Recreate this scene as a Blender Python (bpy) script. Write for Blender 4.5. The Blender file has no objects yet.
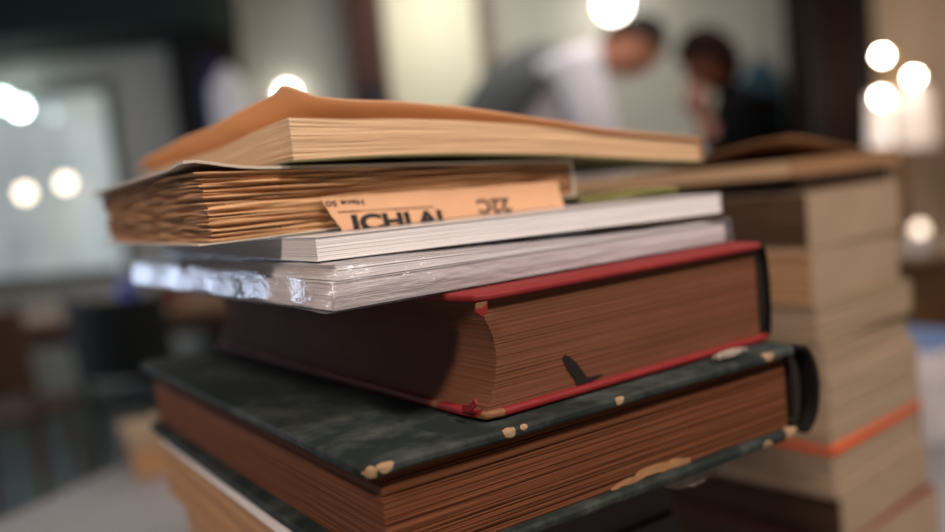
import bpy, bmesh, math, random
from mathutils import Vector, Matrix, noise
import numpy as np

random.seed(7)
S = bpy.context.scene
COL = S.collection
R = math.radians
CZ = 1.15                                    # camera height above the floor

# ------------------------------------------------------------ camera, world, lights, exposure
cam = bpy.data.cameras.new('camera')
cam.sensor_width = 36
cam.lens = 838 / 945 * 36
cam.clip_start = 0.01
cam.dof.use_dof = True
cam.dof.focus_distance = 0.322
cam.dof.aperture_fstop = 2.75
cam.dof.aperture_blades = 9
co = bpy.data.objects.new('camera', cam)
COL.objects.link(co)
co.matrix_world = Matrix.Translation((0, 0, CZ)) @ Matrix.Rotation(R(90 - 5.1), 4, 'X') @ Matrix.Rotation(R(-5.6), 4, 'Z')
S.camera = co

w = bpy.data.worlds.new('world')
S.world = w
w.use_nodes = True
w.node_tree.nodes['Background'].inputs[0].default_value = (0.9, 0.78, 0.66, 1)
w.node_tree.nodes['Background'].inputs[1].default_value = 0.13


def area(name, loc, target, size, energy, color, sy=None):
    l = bpy.data.lights.new(name, 'AREA')
    l.energy = energy
    l.color = color
    l.size = size
    if sy:
        l.shape = 'RECTANGLE'
        l.size_y = sy
    o = bpy.data.objects.new(name, l)
    COL.objects.link(o)
    o.location = loc
    o.rotation_euler = (Vector(target) - Vector(loc)).to_track_quat('-Z', 'Y').to_euler()
    return o


STACK = (-0.02, 0.42, 1.08)
area('reading_lamp_light', (0.80, -0.18, 2.22), STACK, 0.16, 20, (1.0, 0.87, 0.76))
area('ceiling_light_front', (-0.62, -0.85, 2.62), STACK, 0.3, 26, (1.0, 0.82, 0.67))
area('ceiling_light_room', (0.6, 3.6, 2.70), (0.6, 4.4, 0), 2.2, 66, (1.0, 0.94, 0.84))
area('ceiling_light_door', (-0.1, 5.3, 2.70), (-0.1, 5.9, 1.2), 0.5, 10, (1.0, 0.95, 0.82))
area('window_added_light', (-3.50, 3.5, 1.35), (0, 0.6, 1.1), 1.2, 24, (0.70, 0.80, 1.0), 1.3)  # added with the unseen left window, lights the film and left faces

S.view_settings.view_transform = 'Standard'
S.view_settings.look = 'None'
S.view_settings.gamma = 1
S.view_settings.use_curve_mapping = False
S.view_settings.exposure = 0.0
S.cycles.use_denoising = True
S.cycles.max_bounces = 6
S.cycles.transparent_max_bounces = 16
S.cycles.sample_clamp_indirect = 6


# ------------------------------------------------------------ materials
def lin(c):
    return tuple(((x / 255) / 12.92 if x / 255 <= 0.04045 else ((x / 255 + 0.055) / 1.055) ** 2.4) for x in c) + (1,)


class NT:
    def __init__(s, name):
        s.m = bpy.data.materials.new(name)
        s.m.use_nodes = True
        s.t = s.m.node_tree
        s.b = s.t.nodes['Principled BSDF']
        s.out = s.t.nodes['Material Output']

    def n(s, typ, **kw):
        x = s.t.nodes.new(typ)
        for k, v in kw.items():
            setattr(x, k, v)
        return x

    def l(s, a, b):
        s.t.links.new(a, b)

    def coord(s, scale=(1, 1, 1)):
        tc = s.n('ShaderNodeTexCoord')
        mp = s.n('ShaderNodeMapping')
        mp.inputs['Scale'].default_value = scale
        s.l(tc.outputs['Object'], mp.inputs['Vector'])
        return mp.outputs[0]

    def noise(s, vec, scale=1.0, detail=4, rough=0.6):
        x = s.n('ShaderNodeTexNoise')
        x.inputs['Scale'].default_value = scale
        x.inputs['Detail'].default_value = detail
        x.inputs['Roughness'].default_value = rough
        s.l(vec, x.inputs['Vector'])
        return x.outputs['Fac']

    def ramp(s, fac, stops):
        x = s.n('ShaderNodeValToRGB')
        e = x.color_ramp.elements
        while len(e) < len(stops):
            e.new(0.5)
        for q, (p, c) in zip(e, stops):
            q.position = p
            q.color = c
        s.l(fac, x.inputs[0])
        return x.outputs[0]

    def mix(s, fac, a, b, mode='MIX'):
        x = s.n('ShaderNodeMix', data_type='RGBA', blend_type=mode)
        for i, v in ((0, fac), (6, a), (7, b)):
            if hasattr(v, 'links'):
                s.l(v, x.inputs[i])
            else:
                x.inputs[i].default_value = v
        return x.outputs[2]

    def math(s, op, a, b=None, c=None):
        x = s.n('ShaderNodeMath', operation=op)
        for i, v in enumerate((a, b, c)):
            if v is None:
                continue
            if hasattr(v, 'links'):
                s.l(v, x.inputs[i])
            else:
                x.inputs[i].default_value = v
        return x.outputs[0]

    def bump(s, h, strength, dist):
        x = s.n('ShaderNodeBump')
        x.inputs['Strength'].default_value = strength
        x.inputs['Distance'].default_value = dist
        s.l(h, x.inputs['Height'])
        s.l(x.outputs[0], s.b.inputs['Normal'])


def plain(name, rgb, rough=0.6, var=0.15, scale=6, metal=0.0, spec=0.4, stretch=(1, 1, 1), bump=0.0):
    k = NT(name)
    c = lin(rgb)
    f = k.noise(k.coord(stretch), scale, 5)
    d = tuple(x * (1 - var) for x in c[:3]) + (1,)
    e = tuple(min(1, x * (1 + var)) for x in c[:3]) + (1,)
    k.l(k.ramp(f, [(0.3, d), (0.7, e)]), k.b.inputs['Base Color'])
    k.b.inputs['Roughness'].default_value = rough
    k.b.inputs['Metallic'].default_value = metal
    k.b.inputs['Specular IOR Level'].default_value = spec
    if bump:
        k.bump(f, bump, 0.002)
    return k.m


def pages(name, rgb, dark, stain=0.25, fine=1500, rough=0.85, contrast=1.0):
    """paper block: thin strata along local z"""
    k = NT(name)
    a = k.noise(k.coord((9, 9, fine)), 1.0, 3, 0.5)
    b = k.noise(k.coord((4, 4, fine * 0.28)), 1.0, 3, 0.6)
    s1 = k.math('ADD', k.math('MULTIPLY', a, 0.55), k.math('MULTIPLY', b, 0.45))
    lo, hi = 0.5 - 0.16 / contrast, 0.5 + 0.10 / contrast
    c = k.ramp(s1, [(lo, lin(dark)), (hi, lin(rgb))])
    st = k.noise(k.coord((18, 18, 40)), 1.0, 5, 0.65)
    m = k.math('MULTIPLY', k.ramp(st, [(0.42, (0, 0, 0, 1)), (0.72, (1, 1, 1, 1))]), stain)
    c2 = k.mix(m, c, lin(dark))
    k.l(c2, k.b.inputs['Base Color'])
    k.b.inputs['Roughness'].default_value = rough
    k.b.inputs['Specular IOR Level'].default_value = 0.15
    k.bump(s1, 0.18, 0.0004)
    return k.m


def worn_cloth(name, rgb, worn, spots, rough=0.55, wear=0.5, scale=40, chip=None, spec=0.4):
    """book cloth with scuffs; spots = local (x, y, z, radius) of bare board"""
    k = NT(name)
    obj = k.coord()
    f = k.noise(k.coord((scale, scale, scale)), 1.0, 8, 0.7)
    g = k.noise(k.coord((scale * 0.25,) * 3), 1.0, 4, 0.6)
    fw = k.math('MULTIPLY', k.ramp(k.math('MULTIPLY', f, g), [(0.22, (0, 0, 0, 1)), (0.42, (1, 1, 1, 1))]), wear)
    c = k.mix(fw, lin(rgb), lin(worn))
    jit = k.math('MULTIPLY', k.math('SUBTRACT', k.noise(k.coord((160,) * 3), 1.0, 5, 0.6), 0.5), 1.6)
    tot = None
    for (x, y, z, r) in spots:
        v = k.n('ShaderNodeVectorMath', operation='DISTANCE')
        k.l(obj, v.inputs[0])
        v.inputs[1].default_value = (x, y, z)
        q = k.math('ADD', k.math('DIVIDE', v.outputs['Value'], r), jit)
        q = k.math('LESS_THAN', q, 0.9)
        tot = q if tot is None else k.math('MAXIMUM', tot, q)
    if tot is not None:
        board = k.mix(k.noise(k.coord((300,) * 3), 1.0, 3), lin(chip or (150, 112, 78)), lin((110, 78, 52)))
        c = k.mix(tot, c, board)
    k.l(c, k.b.inputs['Base Color'])
    k.b.inputs['Roughness'].default_value = rough
    k.b.inputs['Specular IOR Level'].default_value = spec
    k.bump(f, 0.25, 0.0008)
    return k.m


def emit(name, rgb, strength):
    k = NT(name)
    k.b.inputs['Base Color'].default_value = (0.8, 0.8, 0.8, 1)
    k.b.inputs['Emission Color'].default_value = lin(rgb)
    k.b.inputs['Emission Strength'].default_value = strength
    return k.m


def film_mat(name):
    k = NT(name)
    tr = k.n('ShaderNodeBsdfTransparent')
    tr.inputs[0].default_value = (0.975, 0.975, 0.98, 1)
    gl = k.n('ShaderNodeBsdfGlossy')
    gl.inputs['Roughness'].default_value = 0.09
    gl.inputs['Color'].default_value = (0.95, 0.96, 1, 1)
    fr = k.n('ShaderNodeFresnel')
    fr.inputs['IOR'].default_value = 1.5
    h = k.noise(k.coord((45, 45, 160)), 1.0, 5, 0.65)
    bp = k.n('ShaderNodeBump')
    bp.inputs['Strength'].default_value = 0.55
    bp.inputs['Distance'].default_value = 0.004
    k.l(h, bp.inputs['Height'])
    k.l(bp.outputs[0], gl.inputs['Normal'])
    k.l(bp.outputs[0], fr.inputs['Normal'])
    fac = k.math('MINIMUM', k.math('MULTIPLY', fr.outputs[0], 1.1), 0.75)
    mx = k.n('ShaderNodeMixShader')
    k.l(fac, mx.inputs[0])
    k.l(tr.outputs[0], mx.inputs[1])
    k.l(gl.outputs[0], mx.inputs[2])
    k.l(mx.outputs[0], k.out.inputs['Surface'])
    return k.m


# ------------------------------------------------------------ object helpers
def tag(o, label, cat, group=None, kind=None):
    if label:
        o['label'] = label
    if cat:
        o['category'] = cat
    if group:
        o['group'] = group
    if kind:
        o['kind'] = kind
    return o


def empty(name, loc, rz=0.0, label=None, cat=None, group=None):
    o = bpy.data.objects.new(name, None)
    o.empty_display_size = 0.05
    COL.objects.link(o)
    o.location = loc
    o.rotation_euler = (0, 0, R(rz))
    return tag(o, label, cat, group)


def link(name, me, m, parent=None, smooth=None):
    if m is not None:
        for q in (m if isinstance(m, (list, tuple)) else [m]):
            me.materials.append(q)
    o = bpy.data.objects.new(name, me)
    COL.objects.link(o)
    o.parent = parent
    if smooth is not None:
        for p in me.polygons:
            p.use_smooth = True
        me.set_sharp_from_angle(angle=R(smooth))
    return o


def from_bm(name, bm, m, parent=None, smooth=None, bevel=0.0, seg=2):
    bmesh.ops.recalc_face_normals(bm, faces=bm.faces)
    me = bpy.data.meshes.new(name)
    bm.to_mesh(me)
    bm.free()
    o = link(name, me, m, parent, smooth)
    if bevel:
        b = o.modifiers.new('bevel', 'BEVEL')
        b.width = bevel
        b.segments = seg
        b.limit_method = 'ANGLE'
    return o


def add_box(bm, x0, x1, y0, y1, z0, z1, mat4=None):
    r = bmesh.ops.create_cube(bm, size=1.0)
    for v in r['verts']:
        v.co = Vector(((x0 + x1) / 2 + v.co.x * (x1 - x0), (y0 + y1) / 2 + v.co.y * (y1 - y0), (z0 + z1) / 2 + v.co.z * (z1 - z0)))
        if mat4:
            v.co = mat4 @ v.co
    return r['verts']


def box(name, x0, x1, y0, y1, z0, z1, m, parent=None, bevel=0.0):
    bm = bmesh.new()
    add_box(bm, x0, x1, y0, y1, z0, z1)
    return from_bm(name, bm, m, parent, bevel=bevel)


def add_tube(bm, pts, r, n=10, closed_ends=True):
    pts = [Vector(p) for p in pts]
    rr = r if isinstance(r, (list, tuple)) else [r] * len(pts)
    rings = []
    ref = None
    for i, p in enumerate(pts):
        d = (pts[min(i + 1, len(pts) - 1)] - pts[max(i - 1, 0)]).normalized()
        if ref is None:
            ref = Vector((0, 0, 1)) if abs(d.z) < 0.9 else Vector((1, 0, 0))
        a = d.cross(ref).normalized()
        ref = a.cross(d).normalized()
        rings.append([bm.verts.new(p + (a * math.cos(t) + ref * math.sin(t)) * rr[i]) for t in [2 * math.pi * j / n for j in range(n)]])
    for A, B in zip(rings, rings[1:]):
        for j in range(n):
            bm.faces.new((A[j], A[(j + 1) % n], B[(j + 1) % n], B[j]))
    if closed_ends:
        bm.faces.new(rings[0][::-1])
        bm.faces.new(rings[-1])


def tube(name, pts, r, m, parent=None, n=10):
    bm = bmesh.new()
    add_tube(bm, pts, r, n)
    return from_bm(name, bm, m, parent, smooth=50)


def lathe(name, prof, m, parent=None, n=28, loc=(0, 0, 0), smooth=40):
    bm = bmesh.new()
    rings = []
    for (r, z) in prof:
        if r < 1e-6:
            rings.append([bm.verts.new((loc[0], loc[1], loc[2] + z))])
        else:
            rings.append([bm.verts.new((loc[0] + r * math.cos(2 * math.pi * j / n), loc[1] + r * math.sin(2 * math.pi * j / n), loc[2] + z)) for j in range(n)])
    for A, B in zip(rings, rings[1:]):
        for j in range(n):
            a = [A[j % len(A)], A[(j + 1) % len(A)]] if len(A) > 1 else [A[0]]
            b = [B[(j + 1) % len(B)], B[j % len(B)]] if len(B) > 1 else [B[0]]
            if len(a) + len(b) >= 3:
                bm.faces.new(a + b)
    return from_bm(name, bm, m, parent, smooth=smooth)


def globe(name, r, m, parent, loc):
    prof = [(r * math.sin(t), -r * math.cos(t)) for t in [math.pi * i / 14 for i in range(15)]]
    return lathe(name, prof, m, parent, 24, loc)


# ------------------------------------------------------------ book helpers
def interp(tab):
    xs = [p[0] for p in tab]
    ys = [p[1] for p in tab]

    def f(x):
        if x <= xs[0]:
            return ys[0]
        for i in range(1, len(xs)):
            if x <= xs[i]:
                t = (x - xs[i - 1]) / (xs[i] - xs[i - 1])
                return ys[i - 1] + (ys[i] - ys[i - 1]) * t
        return ys[-1]
    return f


def sm(t):
    t = max(0.0, min(1.0, t))
    return t * t * (3 - 2 * t)


def page_block(name, a, b, zb, zt, m, parent, layers=60, jit=0.0004, conc=0.0, u0=0.0, v0=0.0, nu=14, nv=14, seed=1, fan=0.0, waver=0.0, spineround=0.0, gap=0.0, gap_p=0.14):
    """stack of paper leaves between the surfaces zb(u,v) and zt(u,v), each leaf a little in or out of line"""
    rnd = random.Random(seed)
    per = [(i, 0) for i in range(nu)] + [(nu, j) for j in range(nv)] + [(i, nv) for i in range(nu, 0, -1)] + [(0, j) for j in range(nv, 0, -1)]
    bm = bmesh.new()

    def pt(i, j, s, ju, jv):
        u = u0 + (a - u0) * i / nu
        v = v0 + (b - v0) * j / nv
        du = dv = 0.0
        if i == 0:
            du = ju + conc * math.sin(math.pi * s) + fan * (1 - s)
        elif i == nu:
            du = spineround * math.sin(math.pi * s)
        if j == 0:
            dv = jv
        elif j == nv:
            dv = -jv
        if waver and (i == 0 or j == 0):
            q = noise.noise(Vector((u * 30, v * 30, s * layers * 0.35 + seed))) * waver
            du += q if i == 0 else 0
            dv += q if j == 0 else 0
        z = zb(u, v) * (1 - s) + zt(u, v) * s
        return Vector((u + du, v + dv, z))
    rings = []
    for k in range(layers):
        ju = rnd.gauss(0, jit)
        jv = rnd.gauss(0, jit)
        if rnd.random() < 0.12:
            ju -= jit * 1.5 * rnd.random()
            jv -= jit * 1.5 * rnd.random()
        if gap and rnd.random() < gap_p:
            ju += gap
            jv += gap
        for s in (k / layers, (k + 0.84) / layers):
            rings.append([bm.verts.new(pt(i, j, s, ju, jv)) for (i, j) in per])
    rings.append([bm.verts.new(pt(i, j, 1.0, 0, 0)) for (i, j) in per])
    n = len(per)
    for A, B in zip(rings, rings[1:]):
        for j in range(n):
            bm.faces.new((A[j], A[(j + 1) % n], B[(j + 1) % n], B[j]))
    for ring, s in ((rings[0], 0.0), (rings[-1], 1.0)):
        g = {ij: v for ij, v in zip(per, ring)}
        for i in range(1, nu):
            for j in range(1, nv):
                g[(i, j)] = bm.verts.new(pt(i, j, s, 0, 0))
        for i in range(nu):
            for j in range(nv):
                bm.faces.new((g[(i, j)], g[(i + 1, j)], g[(i + 1, j + 1)], g[(i, j + 1)]))
    return from_bm(name, bm, m, parent)


def slab(name, u0, u1, v0, v1, lo, hi, m, parent, nu=16, nv=16, smooth=None, bevel=0.0, seg=2, warp=None, corner=0.0):
    """a sheet or board between two height surfaces over a rectangle with slightly rounded corners"""
    bm = bmesh.new()

    def pos(i, j):
        a, b = i / nu, j / nv
        a = a if nu < 8 else 0.5 - 0.5 * (math.cos(math.pi * a) * 0.5 + (1 - 2 * a) * 0.5)
        b = b if nv < 8 else 0.5 - 0.5 * (math.cos(math.pi * b) * 0.5 + (1 - 2 * b) * 0.5)
        u, v = u0 + (u1 - u0) * a, v0 + (v1 - v0) * b
        if corner and i in (0, nu) and j in (0, nv):
            u += corner * (1 if i == 0 else -1)
            v += corner * (1 if j == 0 else -1)
        return u, v
    G = []
    for fz in (lo, hi):
        g = {}
        for i in range(nu + 1):
            for j in range(nv + 1):
                u, v = pos(i, j)
                p = Vector((u, v, fz(u, v)))
                if warp:
                    p = warp(p)
                g[i, j] = bm.verts.new(p)
        G.append(g)
    L, H = G
    for i in range(nu):
        for j in range(nv):
            bm.faces.new((L[i, j], L[i, j + 1], L[i + 1, j + 1], L[i + 1, j]))
            bm.faces.new((H[i, j], H[i + 1, j], H[i + 1, j + 1], H[i, j + 1]))
    for i in range(nu):
        bm.faces.new((L[i, 0], L[i + 1, 0], H[i + 1, 0], H[i, 0]))
        bm.faces.new((L[i, nv], H[i, nv], H[i + 1, nv], L[i + 1, nv]))
    for j in range(nv):
        bm.faces.new((L[0, j], H[0, j], H[0, j + 1], L[0, j + 1]))
        bm.faces.new((L[nu, j], L[nu, j + 1], H[nu, j + 1], H[nu, j]))
    return from_bm(name, bm, m, parent, smooth=smooth, bevel=bevel, seg=seg)


def arc_spine(name, u, T, v0, v1, bulge, th, m, parent, seg=10, zoff=0.0):
    """rounded book back running along v"""
    bm = bmesh.new()
    outer, inner = [], []
    for i in range(seg + 1):
        t = math.pi * i / seg
        z = T / 2 - math.cos(t) * T / 2
        x = u + bulge * math.sin(t)
        nx, nz = math.sin(t), -math.cos(t)
        outer.append((x, z))
        inner.append((x - th * max(nx, 0.35), z - th * nz * 0.6))
    nv = 8
    rows = []
    for j in range(nv + 1):
        v = v0 + (v1 - v0) * j / nv
        rows.append(([bm.verts.new((x, v, z + zoff)) for x, z in outer], [bm.verts.new((x, v, z + zoff)) for x, z in inner]))
    for (o0, i0), (o1, i1) in zip(rows, rows[1:]):
        for k in range(seg):
            bm.faces.new((o0[k], o0[k + 1], o1[k + 1], o1[k]))
            bm.faces.new((i0[k], i1[k], i1[k + 1], i0[k + 1]))
        bm.faces.new((o0[0], o1[0], i1[0], i0[0]))
        bm.faces.new((o0[seg], i0[seg], i1[seg], o1[seg]))
    for (o, i) in (rows[0], rows[-1]):
        for k in range(seg):
            bm.faces.new((o[k], i[k], i[k + 1], o[k + 1]))
    return from_bm(name, bm, m, parent, smooth=50)


def skew(root, deg):
    """books whose boards are not quite square: shear along the page edge"""
    k_ = math.tan(R(deg))
    for c in root.children:
        for v in c.data.vertices:
            v.co.x -= v.co.y * k_


def const(z):
    return lambda u, v: z


def blob_patch(name, outline, d, m, parent, fn):
    """thin raised patch: outline of 2-D points, fn maps (p, q, height) to local space"""
    bm = bmesh.new()
    lo = [bm.verts.new(fn(p, q, 0)) for p, q in outline]
    hi = [bm.verts.new(fn(p, q, d)) for p, q in outline]
    n = len(outline)
    bm.faces.new(lo[::-1])
    bm.faces.new(hi)
    for i in range(n):
        bm.faces.new((lo[i], lo[(i + 1) % n], hi[(i + 1) % n], hi[i]))
    return from_bm(name, bm, m, parent)


def text_mesh(name, body, size, m, parent, matrix, bold=0.0, extrude=0.00005):
    cu = bpy.data.curves.new(name, 'FONT')
    cu.body = body
    cu.size = size
    cu.offset = bold
    cu.extrude = extrude
    o = bpy.data.objects.new('tmp', cu)
    COL.objects.link(o)
    dg = bpy.context.evaluated_depsgraph_get()
    me = bpy.data.meshes.new_from_object(o.evaluated_get(dg))
    bpy.data.objects.remove(o)
    me.transform(matrix)
    me.materials.clear()
    return link(name, me, m, parent)


# ------------------------------------------------------------ shared materials
M = {}
M['wall'] = plain('plaster_wall', (180, 180, 174), 0.9, 0.05, 1.2)
M['wall_cream'] = plain('cream_wall', (236, 214, 192), 0.9, 0.05, 1.5)
M['door_pale'] = plain('pale_door_paint', (226, 224, 204), 0.7, 0.04, 2)
M['ceil'] = plain('ceiling_paint', (150, 140, 126), 0.95, 0.05, 2)
M['soffit'] = plain('dark_green_soffit', (22, 42, 38), 0.8, 0.1, 3)
M['dark_wood'] = plain('dark_red_wood', (62, 30, 22), 0.5, 0.3, 8, stretch=(6, 6, 0.6))
M['black_wood'] = plain('black_stained_wood', (16, 11, 10), 0.7, 0.3, 8, stretch=(6, 6, 0.6))
M['pillar_wood'] = plain('dark_brown_wood', (34, 20, 15), 0.7, 0.3, 8, stretch=(6, 6, 0.6), spec=0.15)
M['post'] = plain('grey_brown_post', (118, 104, 94), 0.7, 0.1, 6)
M['floor'] = plain('grey_green_floor', (74, 86, 86), 0.35, 0.12, 2.5)
M['table_grey'] = plain('pale_grey_laminate', (152, 152, 158), 0.45, 0.05, 5)
M['table_brown'] = plain('brown_table_wood', (128, 100, 80), 0.5, 0.2, 5, stretch=(1, 8, 8))
M['chair_dark'] = plain('dark_blue_black_chair', (20, 24, 26), 0.6, 0.2, 6)
M['chair_brown'] = plain('brown_chair_wood', (76, 54, 40), 0.6, 0.2, 6)
M['sideboard'] = plain('warm_brown_sideboard', (120, 84, 56), 0.5, 0.2, 5, stretch=(1, 6, 6))
M['metal_dark'] = plain('dark_metal', (40, 36, 34), 0.4, 0.1, 10, metal=0.8)
M['brass'] = plain('brass', (140, 110, 70), 0.35, 0.1, 10, metal=0.9)
M['bulb'] = emit('warm_bulb', (255, 238, 214), 85)
M['globe'] = emit('white_globe', (255, 246, 232), 16)
M['cool_bulb'] = emit('cool_bulb', (226, 246, 240), 22)
M['soft_bulb'] = emit('soft_bulb', (255, 232, 204), 6)
M['flame'] = emit('dim_flame', (255, 228, 200), 3.2)
M['shade'] = emit('lit_lamp_shade', (255, 222, 202), 0.55)

def translucent(m, fac):
    t_ = m.node_tree
    b_ = t_.nodes['Principled BSDF']
    tl = t_.nodes.new('ShaderNodeBsdfTranslucent')
    src = b_.inputs['Base Color'].links[0].from_socket
    t_.links.new(src, tl.inputs['Color'])
    mx = t_.nodes.new('ShaderNodeMixShader')
    mx.inputs[0].default_value = fac
    t_.links.new(b_.outputs[0], mx.inputs[1])
    t_.links.new(tl.outputs[0], mx.inputs[2])
    t_.links.new(mx.outputs[0], t_.nodes['Material Output'].inputs['Surface'])


k = NT('lit_glass')
f_ = k.noise(k.coord((1.1, 1.1, 0.8)), 1.0, 2)
k.l(k.ramp(f_, [(0.35, lin((176, 186, 192))), (0.6, lin((232, 240, 230)))]), k.b.inputs['Emission Color'])
k.b.inputs['Emission Strength'].default_value = 0.58
k.b.inputs['Base Color'].default_value = (0.05, 0.06, 0.06, 1)
k.b.inputs['Roughness'].default_value = 0.1
M['lit_glass'] = k.m
k = NT('window_added_glow')  # glow of the added, unseen left window
k.b.inputs['Emission Color'].default_value = lin((200, 222, 255))
k.b.inputs['Emission Strength'].default_value = 2.2
M['added_glow'] = k.m
M['white_paint'] = plain('white_frame_paint', (200, 198, 190), 0.6, 0.04, 4)
M['grey_frame'] = plain('grey_window_frame', (92, 94, 90), 0.6, 0.05, 4)

# ------------------------------------------------------------ the setting
XL, XR, YB, YF, ZC = -3.6, 3.36, 6.0, -3.0, 2.78


def struct(o):
    o['kind'] = 'structure'
    return o


struct(box('floor', XL - 0.1, XR + 0.1, YF, YB + 0.1, -0.1, 0, M['floor']))
struct(box('ceiling', XL - 0.1, XR + 0.1, YF, YB + 0.1, ZC, ZC + 0.1, M['ceil']))
# back wall with an opening for the lit window at its left end
bm = bmesh.new()
add_box(bm, -2.40, 2.48, YB, YB + 0.1, 0, ZC)
add_box(bm, XL, -2.40, YB, YB + 0.1, 0, 0.80)
add_box(bm, XL, -2.40, YB, YB + 0.1, 2.16, ZC)
struct(from_bm('wall_back', bm, M['wall']))
struct(box('wall_back_cream', 2.48, XR, YB, YB + 0.1, 0, ZC, M['wall_cream'])).name = 'wall_alcove'
struct(box('wall_right', XR, XR + 0.1, YF, YB + 0.1, 0, ZC, M['wall_cream']))
bm = bmesh.new()
add_box(bm, XL - 0.1, XL, 4.4, YB + 0.1, 0, ZC)
add_box(bm, XL - 0.1, XL, YF, 2.6, 0, ZC)
add_box(bm, XL - 0.1, XL, 2.6, 4.4, 0, 0.45)
add_box(bm, XL - 0.1, XL, 2.6, 4.4, 2.25, ZC)
struct(from_bm('wall_left', bm, M['wall']))
w1 = struct(box('window_1', XL, -2.46, YB + 0.04, YB + 0.06, 0.86, 2.10, M['lit_glass']))
bm = bmesh.new()
add_box(bm, -2.46, -2.40, YB - 0.02, YB + 0.08, 0.80, 2.16)
add_box(bm, XL, -2.46, YB - 0.02, YB + 0.08, 2.10, 2.16)
add_box(bm, XL, -2.46, YB - 0.04, YB + 0.08, 0.80, 0.86)
from_bm('window_frame', bm, M['grey_frame'], w1)
w2 = struct(box('window_added', XL - 0.06, XL - 0.04, 2.65, 4.35, 0.50, 2.20, M['added_glow']))  # unseen window, added for the film highlight and bluish left faces
bm = bmesh.new()
for (y0, y1, z0, z1) in ((2.6, 2.65, 0.45, 2.25), (4.35, 4.4, 0.45, 2.25), (2.65, 4.35, 0.45, 0.5), (2.65, 4.35, 2.2, 2.25), (3.48, 3.52, 0.5, 2.2)):
    add_box(bm, XL - 0.09, XL, y0, y1, z0, z1)
from_bm('window_frame', bm, M['white_paint'], w2)
struct(box('trim_soffit', XL, -1.46, 5.3, YB, 2.36, 2.66, M['soffit']))
d1 = struct(box('door_1', -0.44, 0.19, YB - 0.05, YB, 0.0, 2.72, M['door_pale']))
box('door_post', 0.19, 0.27, YB - 0.09, YB, 0, ZC - 0.01, M['post'], d1)
struct(box('column_wood', -0.70, -0.455, YB - 0.22, YB - 0.001, 0, ZC, M['dark_wood'])).name = 'pillar_centre'
struct(box('column_corner', -1.90, -1.47, YB - 0.25, YB - 0.001, 0, 2.36, M['black_wood'])).name = 'pillar_left'
pr = struct(box('pillar_right', 2.34, 2.75, 5.60, YB - 0.001, 0, ZC, M['pillar_wood']))
box('edge_strip', 2.32, 2.40, 5.57, 5.62, 0, ZC - 0.001, M['black_wood'], pr)
box('edge_strip', 2.66, 2.76, 5.57, 5.62, 0, ZC - 0.001, M['black_wood'], pr)

# ------------------------------------------------------------ lamps in the room
t = empty('globe_pendant', (1.10, 5.70, 2.29), 0, 'large glowing white globe lamp hanging above the two bending people', 'lamp')
globe('glass_globe', 0.095, M['globe'], t, (0, 0, 0))
lathe('cap', [(0.0, 0.12), (0.035, 0.12), (0.04, 0.085), (0.0, 0.085)], M['brass'], t)
tube('cord', [(0, 0, 0.12), (0, 0, ZC - 2.29)], 0.004, M['metal_dark'], t, 6)

t = empty('wall_lamp', (-1.16, 5.90, 1.94), 0, 'small glowing wall lamp just behind the raised orange paperback cover', 'lamp')
globe('glass_globe', 0.055, M['globe'], t, (0, 0, 0))
lathe('back_plate', [(0.0, -0.02), (0.05, -0.02), (0.05, 0.0), (0.0, 0.0)], M['brass'], t, loc=(0, 0.06, -0.10))
tube('arm', [(0, 0.095, -0.09), (0, 0.05, -0.10), (0, 0.0, -0.09), (0, 0, -0.05)], 0.01, M['brass'], t)

t = empty('floor_lamp', (2.60, 5.05, 0), 0, 'tall floor lamp with three glowing globe bulbs in front of cream wall', 'floor lamp')
lathe('base', [(0, 0), (0.15, 0), (0.15, 0.02), (0.03, 0.04), (0, 0.04)], M['brass'], t)
tube('pole', [(0, 0, 0.03), (0, 0, 1.76)], 0.012, M['brass'], t)
for (x, z) in ((-0.07, 1.707), (0.11, 1.563), (-0.09, 1.465)):
    a = tube('arm', [(0, 0, z - 0.10), (x * 0.6, -0.02, z - 0.09), (x, -0.03, z - 0.035)], 0.008, M['brass'], t)
    globe('bulb', 0.024, M['bulb'], a, (x, -0.03, z))
t = empty('shaded_lamp', (2.74, 5.25, 0), 0, 'glowing white drum shade lamp below the three bulbs', 'lamp')
lathe('base', [(0, 0), (0.13, 0), (0.13, 0.02), (0.02, 0.04), (0, 0.04)], M['brass'], t)
tube('pole', [(0, 0, 0.03), (0, 0, 1.3)], 0.012, M['brass'], t)
lathe('lamp_shade', [(0.19, 1.16), (0.175, 1.50), (0.171, 1.50), (0.186, 1.16), (0.19, 1.16)], M['shade'], t)
globe('bulb', 0.03, M['flame'], t, (0, 0, 1.34))

for (x, y, z, m_, lb) in ((-3.12, 5.9, 2.085, 'cool_bulb', 'glowing round bulb before the lit window, at the photo\'s left border'),
                      (-2.96, 5.8, 2.005, 'cool_bulb', 'glowing round bulb before the lit window, just right of the border bulb'),
                      (-2.77, 5.9, 1.48, 'soft_bulb', 'dimmer round bulb low before the lit window, nearest its frame'),
                      (-2.915, 5.62, 1.425, 'soft_bulb', 'dimmer round bulb low before the lit window, left of another')):
    t = empty('hanging_bulb', (x, y, z), 0, lb, 'light bulb', 'bulbs hanging before the lit window')
    globe('bulb', 0.042, M[m_], t, (0, 0, 0))
    tube('cord', [(0, 0, 0.03), (0, 0, (2.36 if y > 5.3 else ZC) - z)], 0.003, M['metal_dark'], t, 6)

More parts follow.
